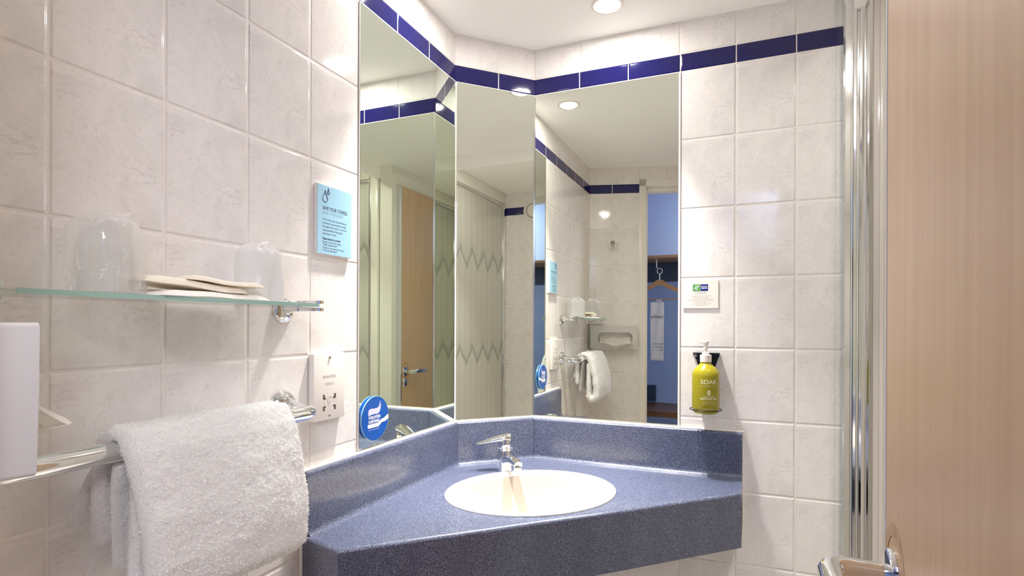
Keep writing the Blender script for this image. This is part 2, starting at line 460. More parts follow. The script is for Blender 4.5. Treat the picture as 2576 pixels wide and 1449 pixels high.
# left wall: local x = world y
wall('wall_left', YR - .1, -.185, tile_mat('tiles_left', -1.2307), (0, 0, 0), LEFT)
wall('wall_corner', 0, .2616, tile_mat('tiles_corner', .139), (0, -.185, 0), DIAG)
wall('wall_back', .185, 1.10, tile_mat('tiles_back', .6328), (0, 0, 0), BACK)
wall('wall_back_shower', 1.10, 2.03, M_shower_white, (0, 0, 0), BACK)
wall('wall_far', -.03, .91, tile_mat('tiles_far', .733 - .0005), (1.93, 0, 0), FAR)
# rear wall with the doorway: local x = -(distance from the corner)
rt = tile_mat('tiles_rear', -.1235)
S_IN, S_OUT, S_R = .318, .270, 1.022
struct(MB().box(-S_OUT, .03, 0, .1, 0, ZC + .02).build('wall_rear', rt, None, loc=(0, YR, 0), rotz=REAR))
struct(MB().box(-S_R - .04, -S_OUT, 0, .1, Z(.806), ZC + .02).build('wall_rear_lintel', rt, None, loc=(0, YR, 0), rotz=REAR))
# door frame round the opening (stands flush with the tiles)
f = MB()
f.box(-.309, -S_OUT, -.003, .10, 0, Z(.806), .002)
f.box(-.319, -.305, .030, .10, 0, Z(.767), .002)
f.box(-S_R - .04, -.270, -.003, .10, Z(.767), Z(.806), .002)
f.box(-S_R, -.305, .030, .10, Z(.745), Z(.769), .002)
f.box(-S_R - .04, -S_R, .02, .10, 0, Z(.769), .002)
fr = struct(f.build('trim_1', M_white_frame, None, loc=(0, YR, 0), rotz=REAR, smooth=30))
k = MB().box(-.3105, -.3085, .004, .022, Z(-.315), Z(-.235), .0005).box(-.3115, -.3085, .008, .018, Z(-.30), Z(-.25), .0003)
sp = k.build('strike_plate', M_steel, fr); sp['label'] = 'dull metal strike plate on the door jamb'

# ceiling, floor
pad = .12
def slab(name, z0, z1, pts, mat): return struct(MB().prism(pts, z0, z1).build(name, mat))
a = rear_pt(0, .1); b_ = rear_pt(1.2, .1)
slab('ceiling', ZC, ZC + .06, [(-.1, YR - .12), (-.1, -.2), (.2, .1), (2.05, .1), (2.05, -1.0), (1.1, -1.75), (b_[0] - .05, b_[1]), a], M_ceiling)
slab('floor', -.06, 0., [(-.6, -2.5), (-.6, .1), (2.5, .1), (2.5, -2.5)], M_floor)
# shower side: bulkhead, partition, shower enclosure
struct(MB().box(1.062, 1.085, -.885, 0, Z(.805), ZC).build('trim_2', M_ceiling))
YS = -.885
f = MB()
f.prism([(.985, YS), (1.062, YS), (1.062, YS - .045), (1.025, YS - .045), (1.025, -1.74), (.985, -1.74)], 0, ZC)
struct(f.build('wall_right', M_white_frame))
struct(MB().box(.979, .986, -1.60, -.905, Z(.775), Z(.832), .002).build('trim_3', M_white_frame, smooth=30))
# plain enclosure behind the shower pane
struct(MB().box(1.025, 2.03, -1.72, -1.68, 0, ZC).build('wall_shower', M_shower_white))
struct(MB().box(1.93, 2.03, -1.70, -.91, 0, ZC).build('wall_shower_side', M_shower_white))

scr = thing('shower_screen', 'patterned obscure glass shower screen in chrome frame, seen in the corner mirror', 'shower screen', (1.062, YS, 0))
MB().box(.005, .050, -.012, .018, .1, ZC - .001, .003).build('side_post', M_white_frame, scr, smooth=30)
MB().box(.050, .066, -.016, .016, .1, Z(.83), .003).box(.052, .058, -.020, -.014, .1, Z(.83), .001).build('chrome_stile', M_chrome_soft, scr, smooth=30)
MB().box(.838, .858, -.016, .016, .1, Z(.80), .003).box(.860, .866, -.010, .010, .1, Z(.80), .001).build('chrome_stile', M_chrome_soft, scr, smooth=30)
MB().box(.066, .838, -.012, .012, Z(.785), Z(.805), .003).build('top_rail', M_chrome_soft, scr, smooth=30)
MB().box(.050, .866, -.014, .014, Z(.806), ZC - .001, .002).build('header_panel', M_white_frame, scr, smooth=30)
MB().box(.066, .838, -.012, .012, .10, .13, .003).build('bottom_rail', M_chrome_soft, scr, smooth=30)
MB().box(.066, .838, -.003, .003, .13, Z(.786)).build('pane', M_shower_glass, scr)
s = MB()
for x, z in ((.016, .80), (.016, .78), (.036, .80), (.036, .78)): s.lathe([(0, .0015), (.0035, .0012), (.004, 0)], 12, Matrix.Translation((x, -.012, Z(z))) @ FY)
s.build('screw', M_steel, scr, smooth=40)

# folded shower door profiles against the back wall
sd = thing('shower_door_frame', 'tall ribbed chrome shower door profile beside the wooden door', 'shower frame', (1.0335, 0, 0))
def ribs(x0, ws, depths, base=0.):
    pts = []
    return pts
prof = [(.000, .0), (.000, -.020), (.004, -.026), (.016, -.026), (.018, -.020), (.021, -.020), (.022, -.030), (.027, -.034), (.030, -.031), (.031, -.024), (.034, -.024),
        (.035, -.034), (.039, -.038), (.044, -.036), (.046, -.028), (.048, -.028), (.049, -.036), (.054, -.042), (.061, -.040), (.064, -.032), (.064, .0)]
MB().prism([(x + .006, y) for x, y in prof], .1, ZC - .002).build('chrome_profile', M_chrome_soft, sd, smooth=28)
MB().box(.0705, .108, -.030, 0, .1, ZC - .002, .003).box(.084, .094, -.034, -.028, .1, ZC - .002, .002).build('white_stile', M_shower_white, sd, smooth=30)
MB().box(-.011, -.009, -.030, -.001, .1, ZC - .002).box(-.009, .003, -.0305, -.0285, .1, ZC - .002).box(.001, .006, -.031, -.020, .1, ZC - .002, .001).build('clear_seal', M_seal, sd)
s = MB()
for z in (.862, .845): s.lathe([(0, .003), (.0022, .0028), (.0028, 0)], 12, Matrix.Translation((-.010, -.030, Z(z))) @ FY)
s.build('screw', M_steel, sd)

# hall beyond the doorway
struct(MB().box(-.6, 2.5, -2.42, -2.32, 0, 2.4).build('wall_hall', M_hall))
struct(MB().box(-.7, -.6, -2.42, -1.2, 0, 2.4).build('wall_hall_left', M_hall))
struct(MB().box(2.4, 2.5, -2.42, -1.6, 0, 2.4).build('wall_hall_right', M_hall))
struct(MB().box(-.7, 2.5, -2.42, -1.3, 2.30, 2.36).build('ceiling_hall', M_ceiling))

# ------------------------------------------------------------------ mirrors
def mirror(name, x0, x1, z0, z1, loc, rotz, label, th=.0028, mat=None):
    t = thing(name, label, 'mirror', (*loc, Z(z0)), rotz)
    h = z1 - z0
    MB().box(x0, x1, -th, -.0006, 0, h, .0008, 1).build('mirror_glass', mat or M_mirror, t)
    return t
mirror('wall_mirror', -.6285, -.1865, -.2835, .7295, (0, 0), LEFT, 'tall wall mirror on the left wall with a round blue sticker on it', mat=M_mirror_green)
mirror('wall_mirror', .0045, .2575, -.2845, .7295, (0, -.185), DIAG, 'narrow wall mirror across the corner above the tap')
mirror('wall_mirror', .1885, .6300, -.2845, .7295, (0, 0), BACK, 'large wall mirror on the back wall beside the soap dispenser')
def bead(x, y, rz, wdt, z0, z1, name, mat=None, d=.0030):
    o = MB().box(-wdt / 2, wdt / 2, -d, -.0005, Z(z0), Z(z1), .0008, 1).build(name, mat or M_caulk, None, rotz=rz); o.location = (x, y, 0); return struct(o)
bead(0, -.6302, LEFT, .003, -.286, .7312, 'trim_7')
bead(.6325, 0, BACK, .005, -.288, .7312, 'trim_8')
MB().tube([(.0020, -.1850, Z(-.285)), (.0020, -.1850, Z(.729))], .0022, 8).build('trim_9', M_caulk)['kind'] = 'structure'
MB().tube([(.1852, -.0022, Z(-.285)), (.1852, -.0022, Z(.729))], .0028, 8).build('trim_10', M_chrome_soft)['kind'] = 'structure'
struct(MB().box(-.6285, -.19, -.0032, -.0005, Z(.7290), Z(.7318), .0006, 1).build('trim_11', M_caulk, None, rotz=LEFT))
# ------------------------------------------------------------------ vanity
ZW = -.414                                     # worktop height
van = thing('vanity_counter', 'speckled blue laminate corner vanity counter with raised backsplash and deep apron', 'counter', (.3, -.3, Z(-.551)))
ox, oy, oz = van.location
OUT = [(0, -.805), (.120, -.835), (.802, -.163), (.802, -.002), (.186, -.002), (.002, -.186)]
BC, BA, BB = Vector((.3156, -.355)), .2177, .1851
E1, E2 = Vector((1, 1)).normalized(), Vector((1, -1)).normalized()
def ell(a, b, n=72): return [BC + E1 * a * cos(2 * pi * i / n) + E2 * b * sin(2 * pi * i / n) for i in range(n)]
def worktop():
    bm = bmesh.new()
    hole = ell(BA - .012, BB - .012)
    # round the front edge: stepped offsets of the front polyline
    front = [0, 1, 2]
    def off_poly(d):
        P = [Vector(p) for p in OUT]; n = len(P); R = []
        edges_off = {0: d, 1: d, 2: 0}          # edge i: P[i]->P[i+1] ; end face and front move inwards
        C = sum(P, Vector((0, 0))) / n
        L = []
        for i in range(n):
            a, b2 = P[i], P[(i + 1) % n]; t = (b2 - a).normalized(); nn = Vector((-t.y, t.x))
            if nn.dot(C - a) < 0: nn = -nn
            L.append((a + nn * edges_off.get(i, 0), t))
        for i in range(n):
            (p, t), (q, s_) = L[i - 1], L[i]
            det = t.x * s_.y - t.y * s_.x
            k = ((q.x - p.x) * s_.y - (q.y - p.y) * s_.x) / det
            R.append(p + t * k)
        return R
    r = .009; rings = []
    for i in range(6):
        a = pi / 2 * i / 5
        rings.append([bm.verts.new((p.x - ox, p.y - oy, Z(ZW) - r + r * cos(a) - oz)) for p in off_poly(r - r * sin(a))])
    rings.append([bm.verts.new((p[0] - ox, p[1] - oy, Z(-.551) - oz)) for p in off_poly(0)])
    rings.append([bm.verts.new((p[0] - ox, p[1] - oy, Z(-.551) - oz)) for p in off_poly(.018)])
    rings.append([bm.verts.new((p[0] - ox, p[1] - oy, Z(ZW - .04) - oz)) for p in off_poly(.018)])
    n = 6
    for A, B in zip(rings, rings[1:]):
        for i in range(n): bm.faces.new((A[i], A[(i + 1) % n], B[(i + 1) % n], B[i]))
    hv = [bm.verts.new((p.x - ox, p.y - oy, Z(ZW) - oz)) for p in hole]
    hb = [bm.verts.new((p.x - ox, p.y - oy, Z(ZW - .04) - oz)) for p in hole]
    for i in range(len(hv)): bm.faces.new((hv[i], hv[(i + 1) % len(hv)], hb[(i + 1) % len(hv)], hb[i]))
    def cap(outer, inner):
        es = []
        for L in (outer, inner):
            for i in range(len(L)):
                e = bm.edges.get((L[i], L[(i + 1) % len(L)])) or bm.edges.new((L[i], L[(i + 1) % len(L)]))
                es.append(e)
        bmesh.ops.triangle_fill(bm, edges=es, use_beauty=True)
    cap(rings[0], hv); cap(rings[-1], hb)
    bmesh.ops.recalc_face_normals(bm, faces=bm.faces)
    me = bpy.data.meshes.new('worktop'); bm.to_mesh(me); bm.free(); me.materials.append(M_speck)
    for p in me.polygons: p.use_smooth = True
    me.set_sharp_from_angle(angle=rad(28))
    o = bpy.data.objects.new('worktop', me); COL.objects.link(o); o.parent = van
worktop()
def splash(name, x0, x1, loc, rotz, ztop, mx0=0., mx1=0.):
    """upstand with coved foot and rounded top; profile in local (y, z)"""
    t = .019; r = .012
    pr = [(-.002, ZW - .0)] + [(-(t + r) + r * sin(a), ZW + r - r * cos(a)) for a in [pi / 2 * i / 6 for i in range(7)]] + \
         [(-t + .007 - .007 * cos(a), ztop - .007 + .007 * sin(a)) for a in [pi / 2 * i / 5 for i in range(6)]] + [(-.002, ztop)]
    m = MB()
    A = [m.bm.verts.new((x0 - mx0 * y, y, Z(z))) for y, z in pr]; B = [m.bm.verts.new((x1 + mx1 * y, y, Z(z))) for y, z in pr]
    n = len(pr); m.bm.faces.new(A); m.bm.faces.new(B[::-1])
    for i in range(n): m.bm.faces.new((A[i], B[i], B[(i + 1) % n], A[(i + 1) % n]))
    o = m.build(name, M_speck, None, smooth=35)
    o.rotation_euler = (0, 0, rotz); o.location = (loc[0], loc[1], 0)
    return o
t22 = math.tan(rad(22.5))
pieces = [splash('backsplash', -.803, -.186, (0, 0), LEFT, -.289, 0, t22),
          splash('backsplash', 0, .2616, (0, -.185), DIAG, -.289, t22, t22),
          splash('backsplash', .186, .802, (0, 0), BACK, -.2905, t22, 0)]
for o in pieces:
    o.parent = van; o.location = Vector(o.location) - Vector((ox, oy, oz))
# sealant lines
c = MB().box(-.806, -.186, -.010, -.001, Z(-.2905), Z(-.2855), .0015).box(-.8075, -.8025, -.012, -.001, Z(-.551), Z(-.288), .0015)
struct(c.build('trim_4', M_caulk, None, rotz=LEFT))
struct(MB().box(0, .2616, -.010, -.001, Z(-.291), Z(-.2855), .0015).build('trim_5', M_caulk, None, loc=(0, -.185, 0), rotz=DIAG))
struct(MB().box(.186, .806, -.010, -.001, Z(-.2925), Z(-.287), .0015).box(.8015, .806, -.010, -.001, Z(-.551), Z(-.288), .0015).build('trim_6', M_caulk, None, rotz=BACK))

# basin
bs = thing('basin', 'white oval inset wash basin in the blue counter', 'basin', (BC.x, BC.y, Z(ZW)), pi / 4)
prof = [(1.0, .0006), (.998, .0035), (.985, .005), (.955, .0055), (.915, .0045), (.885, .0015), (.868, -.004), (.852, -.014), (.82, -.035), (.765, -.070), (.67, -.105), (.52, -.132), (.32, -.147), (.13, -.152)]
def bowl_part(P, last):
    m = MB(); k = len(P) - 1
    m.grid(lambda u, v: Vector((BA * P[round(v * k)][0] * cos(2 * pi * u), BB * P[round(v * k)][0] * sin(2 * pi * u), P[round(v * k)][1])), 96, k, True)
    if last: m.bm.faces.new(m.V[-1][::-1])
    return m
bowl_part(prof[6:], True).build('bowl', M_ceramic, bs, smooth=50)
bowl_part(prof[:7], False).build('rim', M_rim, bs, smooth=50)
m = MB().lathe([(0, -.1485), (.018, -.1485), (.021, -.150), (.0215, -.153)], 24)
m.build('drain', M_chrome, bs, smooth=40)

# tap
tap = thing('basin_tap', 'chrome single-lever mixer tap behind the basin', 'tap', (.175, -.200, Z(ZW)), -pi / 4)   # local x towards the user
m = MB()
m.lathe([(0, 0), (.0245, 0), (.0245, .004), (.0238, .008), (.0228, .03), (.0222, .050), (.0210, .060)], 32, Matrix.Translation((0, 0, .0005)))
m.tube([(.004, 0, .028), (.03, 0, .040), (.06, 0, .043), (.085, 0, .042), (.098, 0, .038)], [.017, .0155, .014, .013, .012], 20, flat=.85)
m.build('body', M_chrome, tap, smooth=40)
MB().lathe([(0, 0), (.0095, 0), (.0105, .002), (.0105, .011), (0, .012)], 24, Matrix.Translation((.094, 0, .0195))).build('aerator', M_chrome, tap, smooth=40)
m = MB().lathe([(.0195, .058), (.0225, .0605), (.0225, .0655), (.020, .068)], 32)
m.build('collar', M_chrome, tap, smooth=40)
m = MB().lathe([(.0205, .067), (.0212, .075), (.0208, .088), (.0180, .0955), (.010, .0995), (0, .1005)], 32)
m.build('cartridge_cap', M_chrome, tap, smooth=40)
la = rad(-105)                                 # lever swung to the left of the user
lv = MB()
def lev(u, v):
    L = -.014 + u * .096
    wd = .0200 if u < .25 else .0200 - (u - .25) * .011
    hz = .0945 + .004 * u + (-.024) * max(0, u - .15) ** 1.1 + .004 * max(0, u - .8)
    th = .024 * (1 - .78 * u)
    a = 2 * pi * v
    y = wd * cos(a); zz = hz + th * .5 * sin(a)
    return Vector((cos(la) * L - sin(la) * y, sin(la) * L + cos(la) * y, zz))
lv.grid(lambda v, u: lev(u, v), 20, 14, True)
lv.bm.faces.new(lv.V[0]); lv.bm.faces.new(lv.V[-1][::-1])
lv.build('lever', M_chrome, tap, smooth=50)

# ------------------------------------------------------------------ left wall things
# glass shelf
sh = thing('glass_shelf', 'green-edged glass shelf on chrome brackets holding wrapped glasses', 'shelf', (0, -1.09, Z(.0315)), LEFT)
x0, x1 = -.225, .218
g = MB().box(x0, x1, -.108, -.012, 0, .0065, .0009, 1)
g.build('pane', M_glass_green, sh)
MB().box(x0, x1, -.1088, -.1079, .0003, .0062).build('front_edge', M_glass_edge, sh)['label'] = 'green ground front edge'
def shelf_bracket(x):
    m = MB().lathe([(0, .013), (.008, .013), (.0145, .011), (.0205, .0075), (.0242, .003), (.0245, 0), (0, 0)], 32, Matrix.Translation((x, -.0005, -.004)) @ FY)
    m.tube([(x, -.010, -.001), (x, -.030, .001), (x, -.055, .002)], [.0115, .0088, .0082], 20)
    for zz, hh in ((.0068, .0125), (-.0065, -.0005)):
        m.grid(lambda u, v, zz=zz, hh=hh: Vector((x + .0125 * cos(2 * pi * u), -.066 - (.030 + .0) * sin(2 * pi * u), zz + (hh - zz) * v)), 28, 1, True)
        m.bm.faces.new(m.V[0]); m.bm.faces.new(m.V[-1][::-1])
    return m
for x in (.243 - .012, -.227): pass
shelf_bracket(.243 - .03 + .03 - .0).build('bracket', M_chrome, sh, smooth=40).location.x = -.002
shelf_bracket(-.235).build('bracket', M_chrome, sh, smooth=40)

# wrapped glasses
def wrapped_glass(x, y, label, film, hgt, r, seed, lean=0.):
    t = thing('wrapped_glass', label, 'glass', (x, y, Z(.0385)), 0)
    ro, ri = .031, .029
    # standing upside down
    pf = [(ro, .0005), (ro, .001), (ro * .97, .05), (ro * .86, .088), (ro * .80, .0905), (0, .091), (0, .083), (ri * .80, .083), (ri * .95, .05), (ri, .001), (ri, .0005), (ro, .0005)]
    MB().lathe(pf, 40).build('tumbler', M_tumbler, t, smooth=40)
    def bag(u, v):
        a = 2 * pi * u
        sq = 1 + .10 * cos(4 * a + seed) * (1 - v) + .05 * cos(2 * a + seed * 2)
        prof_r = r * (1 - .06 * v) if v < .80 else r * (.952) * math.sqrt(max(0, 1 - ((v - .80) / .205) ** 2.4))
        z = .001 + hgt * v
        n = noise.noise(Vector((cos(a) * 2.2 + seed, sin(a) * 2.2, z * 16))) * .0042 + noise.noise(Vector((cos(a) * 6 + seed, sin(a) * 6, z * 40 + 4))) * .0009
        rr = max(.0008, prof_r * sq + n * min(1, prof_r / r * 1.6))
        zz = z + (noise.noise(Vector((cos(a) * 3, sin(a) * 3, seed))) * .006 if v > .7 else 0)
        return Vector((rr * cos(a) + lean * v, rr * sin(a), zz))
    b = MB().grid(bag, 72, 48, True); b.bm.faces.new(b.V[-1][::-1])
    # gathered tuft
    for k in range(9):
        a = seed + k * .7; c0 = Vector((cos(a) * .010 + lean, sin(a) * .010 + .018, hgt * .93))
        p = [c0, c0 + Vector((cos(a) * .006, sin(a) * .006 + .002, .008)), c0 + Vector((cos(a + .8) * .011, sin(a + .8) * .011 + .004, .012 + .003 * sin(k * 2.1)))]
        w_ = Vector((-sin(a), cos(a), 0)) * .007
        vs = [b.bm.verts.new(q + s_ * w_) for q in p for s_ in (-1, 1)]
        for i in (0, 2): b.bm.faces.new((vs[i], vs[i + 1], vs[i + 3], vs[i + 2]))
    b.build('wrapper', film, t, smooth=60)
    return t
wrapped_glass(.062, -1.200, 'clear-wrapped drinking glass upside down, by the left end of the shelf', M_film, .098, .0405, 1.3)
wrapped_glass(.050, -.950, 'milky white-wrapped drinking glass beside the right shelf bracket', M_milky, .094, .0385, 4.1)

# paper sachets between the glasses
def sachet(name, label, x, y, z, lx, ly, th, mat, rz, curl, seed):
    def f(u, v, top):
        xx = (u - .5) * lx; yy = (v - .5) * ly
        e = min(u, 1 - u, v, 1 - v); bulge = th * min(1, (e * 9)) ** .6
        base = curl * (v - .0) ** 1.5 + .0014 * sin(v * 9 + seed) * sin(u * 3 + seed)
        zig = .0016 * (1 if int(v * 46) % 2 else -1) if u in (0., 1.) else 0
        return Vector((xx + zig, yy, max(0, base) + (bulge if top else 0.0)))
    m = MB()
    m.grid(lambda u, v: f(u, v, True), 16, 46)
    m.grid(lambda u, v: f(u, v, False) + Vector((0, 0, .0)), 16, 46)
    o = m.build(name, mat, None, smooth=60)
    o.location = (x, y, Z(z)); o.rotation_euler = (0, 0, rz)
    return tag(o, label, 'paper sachet')
sachet('paper_sachet', 'white paper sachet lying lowest on the glass shelf', .070, -1.068, .0385, .075, .185, .008, M_paper_white, rad(3), .0, 1)
sachet('paper_sachet', 'cream paper sachet on top of the white one, end curling up', .066, -1.090, .0468, .066, .150, .010, M_paper, rad(180 - 3), .011, 2.2)
sachet('paper_sachet', 'small serrated cream sachet nearest the milky-wrapped glass', .076, -1.048, .0572, .05, .125, .007, M_paper, rad(174), .006, 3.7)

# towel rail
RZ, RX = -.160, .080
rail = thing('towel_rail', 'chrome towel rail with domed rosettes under the glass shelf', 'towel rail', (0, -1.09, Z(RZ)), LEFT)
def rosette(x):
    return MB().lathe([(0, .024), (.012, .0238), (.019, .020), (.026, .0125), (.0305, .004), (.031, 0), (0, 0)], 36, Matrix.Translation((x, -.0005, .008)) @ FY)
XR0, XR1 = -.235, .236
rosette(XR1).build('rosette', M_chrome, rail, smooth=40)
rosette(XR0).build('rosette', M_chrome, rail, smooth=40)
R_ = .030; path = []
path += [(XR1 + .004, -.012, .006), (XR1 + .006, -.030, .003), (XR1 + .006, -RX + R_, 0)]
path += [(XR1 + .006 - R_ + R_ * cos(rad(a)), -RX + R_ - R_ * sin(rad(a)), 0) for a in range(15, 91, 15)]
path += [(XR0 - .006 + R_ - R_ * sin(rad(a)), -RX + R_ - R_ * cos(rad(a)), 0) for a in range(0, 91, 15)]
path += [(XR0 - .006, -.030, .003), (XR0 - .004, -.012, .006)]
rr = [.0135] * len(path); rr[0] = rr[-1] = .017; rr[1] = rr[-2] = .014
MB().tube(path, rr, 28).build('bar', M_chrome, rail, smooth=50)

# towel
tw = thing('hand_towel', 'white fluffy hand towel folded over the chrome rail', 'towel', (RX, -1.08, Z(RZ)))
def ribbon(center, th, y0f, y1f, nu, nv, name, mat, seed, amp=.0022, tufts=0):
    """closed slab following a centre line in (x,z), swept along y"""
    P = [Vector((p[0], 0, p[1])) for p in center]
    # resample
    seg = [0]
    for a_, b2 in zip(P, P[1:]): seg.append(seg[-1] + (b2 - a_).length)
    L = seg[-1]
    def at(s):
        s = max(0, min(L, s))
        for i in range(len(seg) - 1):
            if s <= seg[i + 1] + 1e-9:
                t = (s - seg[i]) / max(1e-9, seg[i + 1] - seg[i]); return P[i].lerp(P[i + 1], t)
        return P[-1]
    def nrm(s):
        e = .006; t = (at(s + e) - at(s - e)).normalized(); return Vector((-t.z, 0, t.x))
    loop = []
    K = nu
    for i in range(K + 1): s = L * i / K; loop.append((s, 1))
    for j in range(1, 6): loop.append((L, cos(pi * j / 6)))
    for i in range(K, -1, -1): s = L * i / K; loop.append((s, -1))
    for j in range(1, 6): loop.append((0, -cos(pi * j / 6)))
    m = MB(); n = len(loop)
    def f(u, v):
        k = min(n - 1, int(round(u * n))) % n
        s, side = loop[k]
        p = at(s); nn = nrm(s)
        y = y0f(s / L) * (1 - v) + y1f(s / L) * v
        edge = min(v, 1 - v)
        pinch = min(1., math.sqrt(min(1, edge / .035 + .02)))
        tt = th(s / L, v) * pinch
        q = p + nn * side * tt * .5
        if abs(side) < 1:
            t = (at(L) - at(L - .004)).normalized() if s > L / 2 else (at(0) - at(.004)).normalized()
            q = p + nn * side * tt * .5 + t * math.sqrt(1 - side * side) * tt * .5
        q.y = y
        d = noise.noise(Vector((q.x * 22, q.y * 22, q.z * 22 + seed))) * .006 + noise.noise(Vector((q.x * 75, q.y * 75, q.z * 75 + seed))) * .0022
        d2 = noise.noise(Vector((q.x * 260, q.y * 260, q.z * 260 + seed))) * amp
        q = q + nn * side * (d * .45 + d2)
        q.y += d * .3
        return q
    m.grid(f, n, nv, True)
    for row in (m.V[0], m.V[-1]):
        mi = lambda i: row[K + 6 + (K - i)]
        for i in range(K): m.bm.faces.new((row[i], row[i + 1], mi(i + 1), mi(i)))
        m.bm.faces.new([row[K]] + [row[K + 1 + j] for j in range(5)] + [mi(K)])
        m.bm.faces.new([mi(0)] + [row[n - 5 + j] for j in range(5)] + [row[0]])
    if tufts:
        bmesh.ops.recalc_face_normals(m.bm, faces=m.bm.faces); m.bm.faces.ensure_lookup_table()
        rnd = random.Random(seed); fs = [f_ for f_ in m.bm.faces if len(f_.verts) == 4]
        data = []
        for i in range(tufts):
            f_ = fs[rnd.randrange(len(fs))]
            a, b2 = rnd.random(), rnd.random(); v = [q.co for q in f_.verts]
            p = (v[0] * (1 - a) + v[1] * a) * (1 - b2) + (v[3] * (1 - a) + v[2] * a) * b2
            data.append((p, f_.normal.copy()))
        for p, nn in data:
            t = Vector((rnd.uniform(-1, 1), rnd.uniform(-1, 1), rnd.uniform(-1, .6))); t = (t - nn * t.dot(nn)).normalized(); w_ = nn.cross(t) * .00055
            L_ = rnd.uniform(.0016, .0030)
            q1 = p + nn * L_ * .6 + t * L_ * .3; q2 = p + nn * L_ * .95 + t * L_ * .9
            vs = [m.bm.verts.new(x) for x in (p - w_ - nn * .0003, p + w_ - nn * .0003, q1 + w_ * .9, q1 - w_ * .9, q2)]
            for f_ in (m.bm.faces.new(vs[:4]), m.bm.faces.new((vs[3], vs[2], vs[4]))): f_.material_index = 1
    o = m.build(name, mat, tw, smooth=80); o.data.materials.append(M_loops)
    return o
# rail centre is the local origin
front = [(-.030, -.115), (-.031, -.06), (-.029, -.02), (-.020, .012), (0, .024), (.022, .018), (.036, -.004), (.048, -.04), (.060, -.09), (.066, -.14), (.062, -.180), (.044, -.196), (.028, -.180), (.026, -.13), (.026, -.07), (.026, -.03)]
ribbon(front, lambda s, v: .019 if s < .3 else .030 - .010 * (s > .75), lambda s: -.128 + (.020 * max(0, s - .35)), lambda s: .138 - .012 * max(0, s - .5), 260, 120, 'front_fold', M_terry, 3, .0016, 30000)
b1 = [(-.022, -.005), (-.036, -.03), (-.042, -.06), (-.046, -.090)]
ribbon(b1, lambda s, v: .008, lambda s: -.120 - .028 * s, lambda s: .128, 40, 110, 'back_flap', M_terry, 11, .0010, 1800)
b2 = [(-.004, -.020), (-.012, -.06), (-.015, -.11), (-.018, -.152)]
ribbon(b2, lambda s, v: .011, lambda s: -.120 + .010 * s, lambda s: .126, 60, 110, 'inner_fold', M_terry, 17, .0010, 2500)

# tissue dispenser on the rear wall (local x grows to the viewer's right, wall corner at x = 0)
tb = thing('tissue_dispenser', 'white tissue dispenser box with a slot, mounted on the wall by the door', 'tissue dispenser', (0, YR, Z(-.06)), REAR)
bx0, bx1, bz0, bz1, bd = -.259, -.006, -.068, .061, .052
def rr_(x0, x1, z0, z1, r, n=5):
    return arc(x1 - r, z1 - r, r, 0, 90, n) + arc(x0 + r, z1 - r, r, 90, 180, n) + arc(x0 + r, z0 + r, r, 180, 270, n) + arc(x1 - r, z0 + r, r, 270, 360, n)
m = MB()
# front plate with slot
outer = rr_(bx0, bx1, bz0, bz1, .004, 3); inner = rr_(-.232, -.045, -.035, .025, .026, 8)
def plate(m, y, flip):
    o_ = [m.bm.verts.new((x, y, z)) for x, z in outer]; i_ = [m.bm.verts.new((x, y, z)) for x, z in inner]
    es = []
    for L in (o_, i_):
        for k in range(len(L)): es.append(m.bm.edges.new((L[k], L[(k + 1) % len(L)])))
    bmesh.ops.triangle_fill(m.bm, edges=es, use_beauty=True)
    return o_, i_
oA, iA = plate(m, -bd, False); oB, iB = plate(m, -bd + .003, True)
for v_ in oA + iA + oB + iB: v_.co.y -= .007 * (1 - ((v_.co.z - .001) / .065) ** 2)
for A, B in ((iA, iB),):
    for k in range(len(A)): m.bm.faces.new((A[k], A[(k + 1) % len(A)], B[(k + 1) % len(A)], B[k]))
# side shell, tapering to rounded front corners when seen from the side
n = len(outer)
back = [m.bm.verts.new((x, -.0005, z)) for x, z in outer]
mid = [m.bm.verts.new((x, -bd + .006, z)) for x, z in outer]
for A, B in ((oA, mid), (mid, back)):
    for k in range(n): m.bm.faces.new((A[k], A[(k + 1) % n], B[(k + 1) % n], B[k]))
m.build('case', M_pale_plastic, tb, smooth=40)
MB().box(bx0 + .01, bx1 - .01, -.028, -.004, bz0 + .01, bz1 - .012, .003).build('tissue_stack', M_paper_white, tb)
ts = MB()
def tis(u, v):
    x = -.224 + u * .170
    c = 1 - (abs(u - .5) * 2) ** 1.4                  # 1 in the middle, 0 at the ends
    if v < .62:
        k = v / .62; y = -.046 - .040 * k; z = -.001 - .030 * k - .010 * c * k + .004 * sin(u * 14)
    else:
        k = (v - .62) / .38; y = -.086 + .032 * k; z = -.031 - .010 * c - (.001 + .022 * c) * k + .003 * sin(u * 9)
    return Vector((x + .004 * sin(v * 5 + u * 9), y + .004 * sin(u * 16 + v * 3) * min(1, v * 3), z))
ts.grid(tis, 36, 16)
o = ts.build('tissue_sheet', M_tissue, None, smooth=70, loc=(0, YR, Z(-.062)), rotz=REAR)
tag(o, 'white tissue pulled out of the dispenser slot', 'tissue')
sol = o.modifiers.new('s', 'SOLIDIFY'); sol.thickness = .0006

